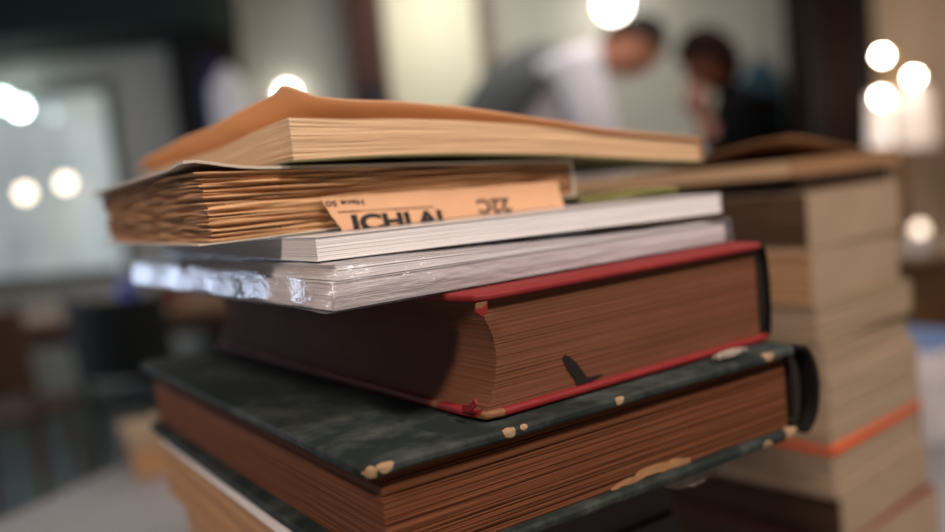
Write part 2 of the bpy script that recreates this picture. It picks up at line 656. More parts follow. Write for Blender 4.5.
# ------------------------------------------------------------ garments on the pillars and wall
def garment(name, loc, wd, ht, dp, m, label, cat):
    bm = bmesh.new()
    prof = [(0.0, 0.20), (0.10, 0.5), (0.22, 0.95), (0.5, 1.0), (0.8, 0.92), (1.0, 1.0)]
    pf = interp(prof)
    rings = []
    N = 28
    for k_ in range(15):
        s_ = k_ / 14
        r_ = pf(s_)
        ring = []
        for j in range(N):
            a = 2 * math.pi * j / N
            q = 1 + 0.12 * math.sin(5 * a + 2 * s_) * s_
            ring.append(bm.verts.new((math.cos(a) * wd / 2 * r_ * q, math.sin(a) * dp / 2 * (0.6 + 0.4 * r_), -s_ * ht)))
        rings.append(ring)
    for A, B in zip(rings, rings[1:]):
        for j in range(N):
            bm.faces.new((A[j], A[(j + 1) % N], B[(j + 1) % N], B[j]))
    bm.faces.new(rings[0])
    bm.faces.new(rings[-1][::-1])
    t_ = empty(name, loc, 0, label, cat)
    from_bm('cloth', bm, m, t_, smooth=60)
    tube('hook', [(0, dp / 2 + 0.01, 0.02), (0, 0, 0.03), (0, 0, -0.03)], 0.006, M['metal_dark'], t_, 8)
    return t_


M['cloth_white'] = plain('white_cloth', (232, 230, 236), 0.8, 0.05, 6)
M['cloth_indigo'] = plain('indigo_cloth', (48, 44, 92), 0.8, 0.15, 6)
M['cloth_navy'] = plain('navy_cloth', (20, 20, 34), 0.8, 0.2, 6)
M['cloth_teal'] = plain('teal_cloth', (26, 62, 78), 0.8, 0.15, 6)
garment('hanging_shirt', (-1.47, 5.55, 2.10), 0.26, 0.50, 0.14, M['cloth_white'], 'white cloth hanging on the dark pillar by the lit window', 'hanging clothing')
garment('hanging_scarf', (-1.60, 5.66, 2.18), 0.20, 0.75, 0.10, M['cloth_indigo'], 'indigo cloth hanging on the dark pillar behind white cloth', 'hanging clothing')
garment('hanging_jacket', (-0.56, 5.68, 1.93), 0.30, 0.75, 0.14, M['cloth_navy'], 'dark navy jacket hanging on the red-brown middle pillar', 'hanging clothing')
garment('hanging_coat', (2.12, 5.90, 1.86), 0.34, 0.70, 0.14, M['cloth_teal'], 'teal cloth hanging on the wall behind the person in black', 'hanging clothing')


# ------------------------------------------------------------ furniture
def leg4(t_, x0, x1, y0, y1, z, r, m):
    for (x, y) in ((x0, y0), (x1, y0), (x0, y1), (x1, y1)):
        box('leg', x - r, x + r, y - r, y + r, 0, z, m, t_, bevel=0.004)


# the table that carries the book stacks (rotated so its left edge runs away to the right)
t = empty('reading_table', (0.03, 0.86, 0), -21.4, 'pale grey table top under the stacks of books', 'table')
box('tabletop', -0.80, 0.78, -1.0, 0.95, 0.715, 0.75, M['table_grey'], t, bevel=0.006)
leg4(t, -0.72, 0.70, -0.92, 0.87, 0.715, 0.03, M['metal_dark'])

t = empty('dining_table', (-2.0, 4.2, 0), 4, 'brown table before the lit window at the photo\'s left', 'table')
box('tabletop', -1.1, 1.05, -0.5, 0.5, 0.72, 0.76, M['table_brown'], t, bevel=0.008)
box('apron', -1.0, 0.95, -0.42, 0.42, 0.63, 0.719, M['chair_brown'], t)
leg4(t, -0.98, 0.93, -0.4, 0.4, 0.63, 0.03, M['chair_brown'])


def chair(loc, rz, m, label):
    t_ = empty('dining_chair', loc, rz, label, 'chair', 'chairs around the brown table')
    box('seat', -0.21, 0.21, -0.21, 0.21, 0.43, 0.47, m, t_, bevel=0.012)
    bm = bmesh.new()
    for i in range(9):
        x = -0.20 + 0.05 * i
        if i in (0, 8):
            add_tube(bm, [(x, 0.19, 0.468), (x, 0.24, 0.90)], 0.016, 8)
    verts = []
    for i in range(11):
        x = -0.20 + 0.04 * i
        y = 0.215 + 0.03 * (1 - (x / 0.2) ** 2)
        verts.append([bm.verts.new((x, y, 0.56)), bm.verts.new((x, y + 0.035, 0.88)), bm.verts.new((x, y + 0.055, 0.88)), bm.verts.new((x, y + 0.02, 0.56))])
    for A, B in zip(verts, verts[1:]):
        for q in range(4):
            bm.faces.new((A[q], A[(q + 1) % 4], B[(q + 1) % 4], B[q]))
    bm.faces.new(verts[0][::-1])
    bm.faces.new(verts[-1])
    from_bm('backrest', bm, m, t_, smooth=40)
    for (x, y) in ((-0.18, -0.18), (0.18, -0.18), (-0.18, 0.18), (0.18, 0.18)):
        tube('leg', [(x, y, 0.43), (x * 1.1, y * 1.12, 0)], [0.018, 0.013], m, t_, 8)
    return t_


chair((-1.33, 3.42, 0), 168, M['chair_dark'], 'dark chair at the brown table, nearest the stacked books')
chair((-1.92, 3.32, 0), 185, M['chair_brown'], 'brown chair at the brown table, beside the dark chair')
chair((-1.10, 4.15, 0), -80, M['chair_dark'], 'dark chair at the end of the brown table')

t = empty('bottle', (-1.60, 3.86, 0.76), 0, 'small blue bottle standing on the brown table', 'bottle')
M['blue_glass'] = plain('blue_glass', (36, 40, 150), 0.15, 0.1, 6, spec=0.6)
lathe('body', [(0, 0), (0.042, 0), (0.045, 0.01), (0.045, 0.10), (0.018, 0.14), (0.018, 0.175), (0, 0.175)], M['blue_glass'], t)
lathe('cap', [(0, 0.175), (0.021, 0.175), (0.021, 0.20), (0, 0.20)], M['cloth_white'], t)
M['clay'] = plain('dull_red_glaze', (120, 62, 52), 0.5, 0.1, 6)
t = empty('cup', (-1.42, 3.95, 0.76), 0, 'dull red cup on the brown table beside the blue bottle', 'cup')
lathe('body', [(0, 0), (0.035, 0), (0.05, 0.10), (0.046, 0.10), (0.032, 0.006), (0, 0.006)], M['clay'], t)
tube('handle', [(0.045, 0, 0.085), (0.075, 0, 0.075), (0.078, 0, 0.045), (0.04, 0, 0.025)], 0.006, M['clay'], t, 8)

t = empty('sideboard', (2.05, 3.2, 0), 0, 'warm brown wooden sideboard behind the right stack of books', 'sideboard')
box('body', -0.48, 0.48, -0.25, 0.25, 0.08, 0.74, M['sideboard'], t, bevel=0.005)
box('top', -0.52, 0.52, -0.28, 0.28, 0.741, 0.77, M['table_brown'], t, bevel=0.006)
for s_ in (-1, 1):
    d_ = box('door', s_ * 0.235 - 0.225, s_ * 0.235 + 0.225, -0.268, -0.251, 0.10, 0.72, M['sideboard'], t, bevel=0.004)
    globe('knob', 0.014, M['brass'], d_, (s_ * 0.05, -0.28, 0.45))
leg4(t, -0.44, 0.44, -0.21, 0.21, 0.08, 0.025, M['black_wood'])
t = empty('candle_glass', (1.625, 3.02, 0.77), 0, 'small glowing glass light at the near corner of the sideboard', 'candle')
lathe('glass', [(0, 0), (0.032, 0), (0.036, 0.07), (0.033, 0.07), (0.029, 0.008), (0, 0.008)], M['cloth_white'], t)
globe('flame', 0.022, M['flame'], t, (0, 0, 0.085))


# ------------------------------------------------------------ people
def skin_tree(nodes, edges, mats):
    """nodes: name -> (co, radius, mat index). Returns bmesh of a grown surface"""
    names = list(nodes)
    me = bpy.data.meshes.new('skin')
    me.from_pydata([nodes[n][0] for n in names], [(names.index(a), names.index(b)) for a, b in edges], [])
    o = bpy.data.objects.new('tmp_skin', me)
    COL.objects.link(o)
    md = o.modifiers.new('skin', 'SKIN')
    md.use_smooth_shade = True
    for i, n in enumerate(names):
        r = nodes[n][1]
        me.skin_vertices[0].data[i].radius = (r, r)
        me.skin_vertices[0].data[i].use_root = (i == 0)
    sb = o.modifiers.new('sub', 'SUBSURF')
    sb.levels = 2
    sb.render_levels = 2
    dg = bpy.context.evaluated_depsgraph_get()
    m2 = bpy.data.meshes.new_from_object(o.evaluated_get(dg))
    bpy.data.objects.remove(o)
    bm = bmesh.new()
    bm.from_mesh(m2)
    return bm


def head_shape(bm, centre, face, up, r=0.1):
    """skull with brow, nose, chin, ears; face = facing direction"""
    f = Vector(face).normalized()
    s = f.cross(Vector(up)).normalized()
    u = s.cross(f).normalized()
    res = bmesh.ops.create_icosphere(bm, subdivisions=4, radius=1.0)
    for v in res['verts']:
        a, b, c = v.co.x, v.co.y, v.co.z
        x, y, z = a * 0.98, b * 0.78, c * 1.2
        if c < 0:
            x += -0.05 * c * (1 if a > 0 else 1.6)
            y *= 1 + 0.22 * c
            if a < 0:
                x *= 1 + 0.30 * c
        if a > 0.5:
            x += 0.25 * math.exp(-((b / 0.14) ** 2) - (((c + 0.12) / 0.20) ** 2))       # nose
            x += 0.05 * math.exp(-((b / 0.45) ** 2) - (((c - 0.2) / 0.12) ** 2))         # brow
            x -= 0.07 * math.exp(-(((abs(b) - 0.33) / 0.16) ** 2) - (((c - 0.04) / 0.12) ** 2))   # eye sockets
            x += 0.05 * math.exp(-((b / 0.28) ** 2) - (((c + 0.5) / 0.08) ** 2))         # lips
            x += 0.09 * math.exp(-((b / 0.3) ** 2) - (((c + 0.82) / 0.15) ** 2))         # chin
        y += (0.13 if b > 0 else -0.13) * math.exp(-(((a + 0.05) / 0.16) ** 2) - ((c / 0.24) ** 2)) * (abs(b) > 0.6)
        v.co = Vector(centre) + (f * x + s * y + u * z) * r


def hand(bm, wrist, d, palm_n, r=1.0):
    d = Vector(d).normalized()
    n = Vector(palm_n).normalized()
    s = d.cross(n).normalized()
    W = Vector(wrist)
    add_tube(bm, [W - d * 0.02, W + d * 0.03, W + d * 0.085], [0.026, 0.034, 0.034], 10)
    for i, L in enumerate((0.066, 0.076, 0.070, 0.054)):
        o = W + d * 0.08 + s * (0.03 - 0.02 * i)
        add_tube(bm, [o, o + d * L * 0.5 + n * 0.006, o + d * L * 0.8 + n * 0.022, o + d * L * 0.95 + n * 0.036], [0.0095, 0.009, 0.008, 0.006], 8)
    o = W + d * 0.025 + s * 0.028
    add_tube(bm, [o, o + d * 0.03 + s * 0.022 + n * 0.01, o + d * 0.06 + s * 0.026 + n * 0.02], [0.012, 0.0105, 0.008], 8)


def body_mesh(name, bm, nodes, mats, parent, voxel=0.011):
    bmesh.ops.recalc_face_normals(bm, faces=bm.faces)
    me = bpy.data.meshes.new('tmp')
    bm.to_mesh(me)
    bm.free()
    o = bpy.data.objects.new('tmp_b', me)
    COL.objects.link(o)
    md = o.modifiers.new('rm', 'REMESH')
    md.mode = 'VOXEL'
    md.voxel_size = voxel
    md2 = o.modifiers.new('sm', 'SMOOTH')
    md2.iterations = 3
    dg = bpy.context.evaluated_depsgraph_get()
    m2 = bpy.data.meshes.new_from_object(o.evaluated_get(dg))
    bpy.data.objects.remove(o)
    m2.materials.clear()
    b = link(name, m2, mats, parent)
    P = [(Vector(c), r, mi) for (c, r, mi) in nodes.values()]
    for p in m2.polygons:
        c = p.center
        p.material_index = min(P, key=lambda q: (c - q[0]).length - q[1])[2]
        p.use_smooth = True
    return b


M['skin'] = plain('skin', (176, 116, 92), 0.55, 0.06, 20)
M['skin_warm'] = plain('warm_skin', (116, 68, 54), 0.55, 0.06, 20)
M['shirt_white'] = plain('white_shirt', (216, 212, 224), 0.8, 0.04, 10)
M['vest'] = plain('dark_grey_vest', (64, 68, 70), 0.8, 0.1, 12)
M['trousers'] = plain('dark_trousers', (34, 34, 40), 0.8, 0.1, 12)
M['shoe'] = plain('black_leather', (16, 14, 14), 0.4, 0.1, 12)
M['hair_grey'] = plain('dark_grey_hair', (40, 36, 36), 0.9, 0.3, 40, spec=0.05)
M['hair_dark'] = plain('dark_brown_hair', (24, 13, 10), 0.9, 0.3, 40, spec=0.05)
M['black_top'] = plain('black_knit', (8, 8, 10), 0.95, 0.1, 12, spec=0.05)


def hair_cap(name, centre, face, up, r, m, parent, long=0.0):
    f = Vector(face).normalized()
    s = f.cross(Vector(up)).normalized()
    u = s.cross(f).normalized()
    bm = bmesh.new()
    res = bmesh.ops.create_icosphere(bm, subdivisions=4, radius=1.0)
    kill = []
    for v in res['verts']:
        a, b, c = v.co
        if c < 0.55 * a - 0.05 - (0.55 + long) * max(0, -a):
            kill.append(v)
    bmesh.ops.delete(bm, geom=kill, context='VERTS')
    for v in bm.verts:
        a, b, c = v.co
        j = 1 + 0.05 * noise.noise(Vector((a * 5, b * 5, c * 5)))
        v.co = Vector(centre) + (f * (a * 1.04 - 0.04) + s * b * 0.9 + u * (c * 1.28)) * r * j
    o = from_bm(name, bm, m, parent, smooth=80)
    sd = o.modifiers.new('solid', 'SOLIDIFY')
    sd.thickness = 0.02
    return o


# man bending to the right
Y = 3.35
t = empty('person', (0.02, Y, 0), 0, 'person in white shirt and dark grey vest bending forward under the globe lamp', 'person')
N = {
    'pelvis': ((-0.02, Y, 0.98), 0.15, 2), 'belly': ((0.10, Y, 1.18), 0.16, 0), 'chest': ((0.29, Y, 1.42), 0.18, 0),
    'top': ((0.46, Y, 1.58), 0.13, 0), 'neck': ((0.57, Y, 1.62), 0.065, 1), 'skull': ((0.68, Y - 0.01, 1.63), 0.06, 1),
    'sn': ((0.46, Y - 0.19, 1.55), 0.105, 0), 'en': ((0.51, Y - 0.25, 1.27), 0.085, 0), 'wn': ((0.56, Y - 0.22, 1.02), 0.045, 0),
    'sf': ((0.46, Y + 0.19, 1.55), 0.095, 0), 'ef': ((0.50, Y + 0.25, 1.27), 0.062, 0), 'wf': ((0.58, Y + 0.20, 1.02), 0.036, 0),
    'hn': ((-0.02, Y - 0.10, 0.90), 0.105, 2), 'kn': ((0.03, Y - 0.11, 0.50), 0.068, 2), 'an': ((-0.03, Y - 0.11, 0.09), 0.045, 2), 'tn': ((0.12, Y - 0.13, 0.045), 0.042, 3),
    'hf': ((-0.02, Y + 0.10, 0.90), 0.105, 2), 'kf': ((0.05, Y + 0.11, 0.50), 0.068, 2), 'af': ((0.0, Y + 0.11, 0.09), 0.045, 2), 'tf': ((0.15, Y + 0.13, 0.045), 0.042, 3)}
E_ = [('pelvis', 'belly'), ('belly', 'chest'), ('chest', 'top'), ('top', 'neck'), ('neck', 'skull'), ('top', 'sn'), ('sn', 'en'), ('en', 'wn'), ('top', 'sf'), ('sf', 'ef'), ('ef', 'wf'),
      ('pelvis', 'hn'), ('hn', 'kn'), ('kn', 'an'), ('an', 'tn'), ('pelvis', 'hf'), ('hf', 'kf'), ('kf', 'af'), ('af', 'tf')]
bm = skin_tree(N, E_, None)
fc, up = (0.42, -0.42, -0.72), (0.75, 0, 0.5)
head_shape(bm, (0.705, Y - 0.02, 1.645), fc, up, 0.112)
hand(bm, (0.55, Y - 0.22, 1.0), (0.25, 0.05, -0.95), (0.9, 0.2, 0.2))
hand(bm, (0.59, Y + 0.20, 1.0), (0.25, -0.05, -0.95), (0.9, -0.2, 0.2))
N2 = dict(N)
N2['headm'] = ((0.72, Y, 1.64), 0.13, 1)
N2['h1'] = ((0.57, Y - 0.22, 0.93), 0.05, 1)
N2['h2'] = ((0.61, Y + 0.2, 0.93), 0.05, 1)
body_mesh('body', bm, N2, [M['shirt_white'], M['skin'], M['trousers'], M['shoe']], t)
hair_cap('hair', (0.705, Y - 0.02, 1.645), fc, up, 0.115, M['hair_grey'], t)
# vest over the back and flanks
bm = bmesh.new()
ctrl = [((-0.03, 1.02), 0.185), ((0.06, 1.18), 0.19), ((0.16, 1.34), 0.20), ((0.28, 1.49), 0.205), ((0.38, 1.575), 0.185), ((0.46, 1.62), 0.15)]
rings = []
for (cx, cz), rr in ctrl:
    ring = []
    for j in range(20):
        a = math.pi * (0.46 + 1.08 * j / 19)
        dx, dy = math.cos(a), math.sin(a)
        ring.append(bm.verts.new((cx + dx * rr * 0.86, Y + dy * rr * 1.12, cz - dx * rr * 0.55)))
    rings.append(ring)
for A, B in zip(rings, rings[1:]):
    for j in range(19):
        bm.faces.new((A[j], A[j + 1], B[j + 1], B[j]))
v_ = from_bm('vest', bm, M['vest'], t, smooth=80)
q_ = v_.modifiers.new('solid', 'SOLIDIFY')
q_.thickness = 0.012
q_ = v_.modifiers.new('sub', 'SUBSURF')
q_.levels = q_.render_levels = 2
for o_ in t.children:
    o_.location = (-0.02, -Y, 0)

# person in black, leaning in from the right
t = empty('person', (1.27, Y, 0), 0, 'dark-haired person in a black top leaning left towards another', 'person')
N = {
    'pelvis': ((1.36, Y, 0.92), 0.145, 2), 'belly': ((1.33, Y, 1.08), 0.13, 0), 'chest': ((1.13, Y, 1.25), 0.185, 0),
    'top': ((1.09, Y, 1.38), 0.125, 0), 'neck': ((1.08, Y, 1.44), 0.052, 1), 'skull': ((1.0, Y - 0.01, 1.54), 0.055, 1),
    'sn': ((1.08, Y - 0.17, 1.34), 0.11, 0), 'en': ((0.98, Y - 0.22, 1.12), 0.085, 0), 'wn': ((0.92, Y - 0.16, 1.33), 0.036, 1),
    'sf': ((1.18, Y + 0.17, 1.33), 0.07, 0), 'ef': ((1.11, Y + 0.24, 1.08), 0.05, 0), 'wf': ((0.92, Y + 0.17, 1.0), 0.032, 0),
    'hn': ((1.36, Y - 0.09, 0.86), 0.10, 2), 'kn': ((1.30, Y - 0.10, 0.47), 0.062, 2), 'an': ((1.35, Y - 0.10, 0.085), 0.042, 2), 'tn': ((1.19, Y - 0.12, 0.04), 0.038, 3),
    'hf': ((1.36, Y + 0.09, 0.86), 0.10, 2), 'kf': ((1.32, Y + 0.10, 0.47), 0.062, 2), 'af': ((1.38, Y + 0.10, 0.085), 0.042, 2), 'tf': ((1.22, Y + 0.12, 0.04), 0.038, 3)}
bm = skin_tree(N, E_, None)
fc, up = (-0.86, -0.15, -0.40), (-0.4, 0, 0.9)
head_shape(bm, (0.99, Y - 0.01, 1.555), fc, up, 0.092)
hand(bm, (0.918, Y - 0.155, 1.34), (-0.05, 0.25, 0.95), (0.2, 0.9, -0.2), 0.9)
hand(bm, (0.90, Y + 0.17, 1.0), (-0.95, -0.1, -0.2), (0, -0.3, 0.9), 0.9)
N2 = dict(N)
N2['headm'] = ((0.985, Y, 1.545), 0.105, 1)
N2['h1'] = ((0.915, Y - 0.13, 1.42), 0.06, 1)
N2['h2'] = ((0.84, Y + 0.17, 0.98), 0.05, 1)
body_mesh('body', bm, N2, [M['black_top'], M['skin_warm'], M['trousers'], M['shoe']], t)
hair_cap('hair', (0.995, Y - 0.01, 1.56), fc, up, 0.099, M['hair_dark'], t, 0.5)
for o_ in t.children:
    o_.location = (-1.27, -Y, 0)

# ------------------------------------------------------------ book materials
M['pg_green'] = pages('brown_edge_paper', (118, 72, 48), (86, 50, 34), 0.3, 900, contrast=0.45)
M['pg_red'] = pages('red_brown_edge_paper', (126, 82, 60), (88, 54, 40), 0.35, 1700, contrast=0.5)
M['pg_white'] = pages('white_coated_paper', (234, 231, 234), (212, 209, 213), 0.06, 1100, contrast=0.7)
M['pg_white2'] = pages('white_coated_paper_dense', (236, 229, 233), (216, 208, 212), 0.06, 2200, contrast=0.7)
M['pg_deckle'] = pages('old_tan_paper', (220, 178, 136), (168, 126, 92), 0.35, 800, contrast=0.9)
M['pg_cream'] = pages('cream_pulp_paper', (232, 202, 168), (204, 168, 134), 0.15, 1300, contrast=0.5)
M['pg_taupe'] = pages('taupe_paper', (174, 152, 130), (142, 122, 104), 0.2, 700)
M['pg_tan'] = pages('tan_paper', (188, 148, 112), (152, 114, 84), 0.2, 700)
M['pg_dark'] = pages('dark_and_shaded_paper', (96, 72, 56), (70, 52, 42), 0.2, 700)  # also darkens right-stack page edges that only lie in shade
M['cov_white'] = plain('white_glossy_cover', (214, 210, 212), 0.3, 0.04, 10)
M['cov_grey'] = plain('pale_grey_card', (196, 184, 170), 0.7, 0.08, 30)
M['cov_orange'] = plain('orange_tan_card', (238, 202, 166), 0.65, 0.06, 20)
translucent(M['cov_orange'], 0.45)
M['cov_brown'] = plain('brown_card', (150, 112, 82), 0.7, 0.1, 20)
M['cov_olive'] = plain('olive_card', (120, 118, 84), 0.7, 0.1, 20)
M['cov_darkgrey'] = plain('dark_grey_cloth', (74, 64, 58), 0.7, 0.1, 30)
M['cov_brightorange'] = plain('bright_orange_card', (236, 92, 34), 0.6, 0.05, 20)
M['cov_taupe'] = plain('taupe_card', (162, 140, 118), 0.7, 0.08, 20)
M['cov_black'] = plain('black_cloth_and_shade', (48, 38, 32), 0.6, 0.2, 30)  # also used for front panels that stand in for shade
M['cov_blue'] = plain('blue_card', (92, 122, 176), 0.6, 0.06, 20)
M['cov_maroon'] = plain('maroon_cloth', (104, 24, 34), 0.6, 0.1, 20)
M['cl_spine'] = plain('dark_spine_leather', (22, 18, 15), 0.75, 0.3, 60, spec=0.2)
M['headband'] = plain('dark_head_band', (24, 18, 15), 0.8, 0.2, 60)
M['ink'] = plain('black_ink', (22, 18, 18), 0.7, 0.1, 30)
M['scrap_dark'] = plain('dull_torn_paper', (128, 118, 110), 0.8, 0.25, 120)
M['rubbed'] = plain('rubbed_paper_edge', (158, 116, 78), 0.85, 0.25, 160)
M['scrap'] = plain('torn_pale_paper', (150, 140, 132), 0.8, 0.15, 90)

ZG = CZ - 0.0898          # upper face of the green book
ZR = CZ - 0.0397          # upper face of the red book

# ------------------------------------------------------------ green book
T = 0.0440
z0 = ZG - T
gb = empty('hardcover_book', (-0.0431, 0.2758, z0), 32.2, 'huge worn dark green hardcover book with brown page edges, under the red book', 'book')
A_, B_ = 0.233, 0.321
ct = 0.0042
M['cl_green'] = worn_cloth('worn_green_cloth', (27, 35, 34), (88, 94, 90),
                           [(0.001, 0.000, T - 0.0022, 0.0050), (0.060, -0.001, T - 0.0005, 0.0034), (0.067, -0.0005, T - 0.0005, 0.002), (0.116, -0.001, T - 0.001, 0.0032), (0.21, 0, T, 0.004), (0.225, 0.0, 0.001, 0.007), (0.205, 0.0, 0.0, 0.004), (0.008, 0.0, T, 0.0034)],
                           0.75, 0.5, 60, (186, 158, 128), spec=0.25)
page_block('page_block', A_ - 0.006, B_ - 0.004, const(ct), const(T - ct), M['pg_green'], gb, 64, 0.00012, 0.0, 0.0080, 0.0050, seed=3, waver=0.0003, gap=0.0005, gap_p=0.12)


def gtop(off):
    def f(u, v):
        e = min(u, v)
        return T - ct * (1 - off) - 0.0016 * (1 - sm(min(u, 0.012) / 0.012)) * (1 - sm(min(v, 0.012) / 0.012)) + 0.0005 * noise.noise(Vector((u * 25, v * 25, 0)))
    return f


slab('front_cover', 0, A_ + 0.002, 0, B_, gtop(0), gtop(1), M['cl_green'], gb, 20, 24, 40, 0.0014, 3, corner=0.0028)
slab('back_cover', 0, A_ + 0.002, 0, B_, const(0), const(ct), M['cl_green'], gb, 12, 12, 40, 0.0014, 3, corner=0.0028)
arc_spine('spine', A_ + 0.001, T, 0.0, B_, 0.013, 0.003, M['cl_spine'], gb)
arc_spine('head_band', A_ - 0.004, T - 0.008, 0.003, B_ - 0.003, 0.007, 0.006, M['headband'], gb, zoff=0.004)
# rubbed pale strip on the page edge
rp = random.Random(4)
pts = []
for i in range(15):
    pts.append((0.113 + 0.047 * i / 14, 0.0042 + 0.0012 * rp.random()))
for i in range(14, -1, -1):
    pts.append((0.113 + 0.047 * i / 14, 0.0050 + 0.0030 * math.sin(math.pi * (i / 14) ** 1.3) + 0.0016 * rp.random()))
blob_patch('worn_patch', pts, 0.0003, M['rubbed'], gb, lambda p, q, d: Vector((p - 0.002, 0.0046 - d, q)))['label'] = 'pale rubbed strip along the brown page edge'

rp = random.Random(9)
pts = [(0.142 + 0.038 * i / 16, 0.0) for i in range(17)] + [(0.180 - 0.038 * i / 16, -0.0015 - (0.0055 + 0.0018 * noise.noise(Vector((i * 0.55, 3.3, 0)))) * math.sin(math.pi * (i + 0.5) / 17) ** 0.7) for i in range(17)]
blob_patch('torn_endpaper', pts, 0.0008, M['scrap_dark'], gb, lambda p, q, d: Vector((p, 0.006 - d, q)))['label'] = 'pale torn endpaper hanging below the back cover'
skew(gb, 2.1)

# ------------------------------------------------------------ red book
T = 0.0495
rb = empty('hardcover_book', (0.0004, 0.3172, ZG + 0.0006), 34.2, 'thick red hardcover book with dark ink mark on its brown page edges', 'book')
A_, B_ = 0.1785, 0.318
ct = 0.0032
M['cl_red'] = worn_cloth('worn_red_cloth', (124, 24, 28), (146, 54, 48),
                         [(0.002, 0, 0.001, 0.0080), (-0.001, 0.0, T - 0.001, 0.0042), (0.0, 0.036, 0.002, 0.004)], 0.7, 0.35, 70, (140, 92, 60))
page_block('page_block', A_ - 0.006, B_ - 0.004, const(ct), const(T - ct), M['pg_red'], rb, 90, 0.00007, 0.007, 0.002, 0.0035, seed=5, nv=18)
slab('front_cover', -0.002, A_ + 0.002, 0, B_, const(T - ct), const(T), M['cl_red'], rb, 12, 12, 40, 0.0012, 3, corner=0.003)
slab('back_cover', -0.002, A_ + 0.002, 0, B_, const(0), const(ct), M['cl_red'], rb, 12, 12, 40, 0.0012, 3, corner=0.002)
arc_spine('spine', A_ - 0.0015, T - 0.004, 0.001, B_, 0.0030, 0.0022, M['cl_spine'], rb, zoff=0.002)
arc_spine('head_band', A_ - 0.005, T - 0.008, 0.0025, B_ - 0.003, 0.003, 0.004, M['headband'], rb, zoff=0.004)
mark = [(0.0, 0.0), (0.0055, 0.0002), (0.013, 0.0020), (0.0080, 0.0022), (0.0048, 0.0026), (0.0028, 0.0060), (0.0004, 0.0098), (-0.0024, 0.0128), (-0.0046, 0.0144), (-0.0056, 0.0138), (-0.0054, 0.0118), (-0.0036, 0.0076), (-0.0010, 0.0034)]
blob_patch('ink_mark', mark, 0.0003, M['ink'], rb, lambda p, q, d: Vector((0.0490 + p * 1.15, 0.0031 - d, 0.0034 + q)))['label'] = 'black ink mark on the page edge'
# torn bits of cloth at the two near corners
pts = [(0, 0), (0.006, 0.0006), (0.011, 0.0042), (0.0095, 0.0062), (0.006, 0.0034), (0.001, 0.0028)]
blob_patch('torn_cloth', pts, 0.0008, M['cl_red'], rb, lambda p, q, d: Vector((-0.002 - d, 0.014 - p, 0.0028 + q)))
pts = [(0, 0), (0.005, 0.0), (0.0045, -0.004), (0.002, -0.0055), (-0.001, -0.003)]
blob_patch('torn_cloth', pts, 0.0008, M['cl_red'], rb, lambda p, q, d: Vector((0.003 + p - 0.004, -0.0004 - d, T - 0.0028 + q)))

pts = [(0, 0), (0.003, -0.001), (0.0055, 0.003), (0.005, 0.009), (0.0025, 0.012), (0.0, 0.010)]
blob_patch('torn_cloth', pts, 0.0008, M['cl_red'], rb, lambda p, q, d: Vector((A_ - 0.0005 + p, 0.004 - d, 0.024 + q)))
skew(rb, 1.1)

# ------------------------------------------------------------ scraps of paper
def scrap(name, loc, rz, a, b, h, label, seed):
    r_ = random.Random(seed)
    bm = bmesh.new()
    rim = []
    n = 22
    for j in range(n):
        an = 2 * math.pi * j / n
        k_ = 1 + 0.25 * r_.uniform(-1, 1)
        rim.append((math.cos(an) * a * k_, math.sin(an) * b * k_))
    top, bot = [], []
    for (x, y) in rim:
        zz = h * (0.35 + 0.65 * r_.random())
        top.append(bm.verts.new((x, y, zz + 0.0006)))
        bot.append(bm.verts.new((x, y, max(0, zz - 0.0004) * 0.6)))
    c1 = bm.verts.new((0, 0, h * 1.2 + 0.0006))
    c0 = bm.verts.new((0, 0, 0.0002))
    for j in range(n):
        i = (j + 1) % n
        bm.faces.new((top[j], top[i], c1))
        bm.faces.new((bot[i], bot[j], c0))
        bm.faces.new((bot[j], bot[i], top[i], top[j]))
    o = from_bm(name, bm, M['scrap'], None)
    o.location = loc
    o.rotation_euler = (0, 0, R(rz))
    return tag(o, label, 'paper scrap')


M['cov_green'] = plain('yellow_green_paper', (110, 108, 60), 0.7, 0.1, 40)
o = slab('folded_paper', -0.032, 0.032, -0.011, 0.011, lambda u, v: 0.0006 * math.sin(u * 90) + 0.0007, lambda u, v: 0.0046 + 0.0006 * math.sin(u * 90 + 1) - 0.9 * abs(v) * 0.1, M['cov_green'], None, 14, 8, 60)
o.location = (0.085, 0.468, CZ - 0.0125)
o.rotation_euler = (0, 0, R(24))
tag(o, 'small yellow-green folded paper on the upper white catalogue beside the ragged paperback', 'paper')
scrap('paper_scrap', (0.1165, 0.3885, ZG + 0.0004), 34, 0.011, 0.0032, 0.0026, 'small crumpled pale paper scrap on the green book before the red one', 2)

# ------------------------------------------------------------ catalogues in the plastic sleeve
zl = ZR + 0.0003
LY = 35.2
LP = Vector((-0.0519, 0.3055, zl))
LA, LB = 0.226, 0.262
l2t = lambda u, v: 0.0104 - 0.0012 * u / LA
l1t = lambda u, v: l2t(u, v) + 0.0006 + 0.0056 - 0.0044 * sm(u / 0.19)
l2 = empty('catalogue', LP + Vector((0, 0, 0.0006)), LY, 'lower white catalogue in clear plastic sleeve, lying on the red book', 'catalogue')
page_block('page_block', LA, LB, const(0.0005), lambda u, v: l2t(u, v) - 0.0004, M['pg_white2'], l2, 34, 0.00006, seed=8, fan=0)
slab('cover', -0.0003, LA + 0.0004, -0.0003, LB, lambda u, v: l2t(u, v) - 0.0004, l2t, M['cov_white'], l2, 10, 10)
slab('back_cover', -0.0003, LA + 0.0004, -0.0003, LB, const(0), const(0.0005), M['cov_white'], l2, 4, 4)
l1 = empty('catalogue', LP + Vector((0, 0, 0.0006)), LY, 'thin wedge-shaped white catalogue second from bottom in the clear plastic sleeve', 'catalogue')
page_block('page_block', LA - 0.012, LB - 0.004, lambda u, v: l2t(u, v) + 0.0003, lambda u, v: l1t(u, v) - 0.0003, M['pg_white'], l1, 16, 0.00012, u0=0.003, v0=0.001, seed=9)
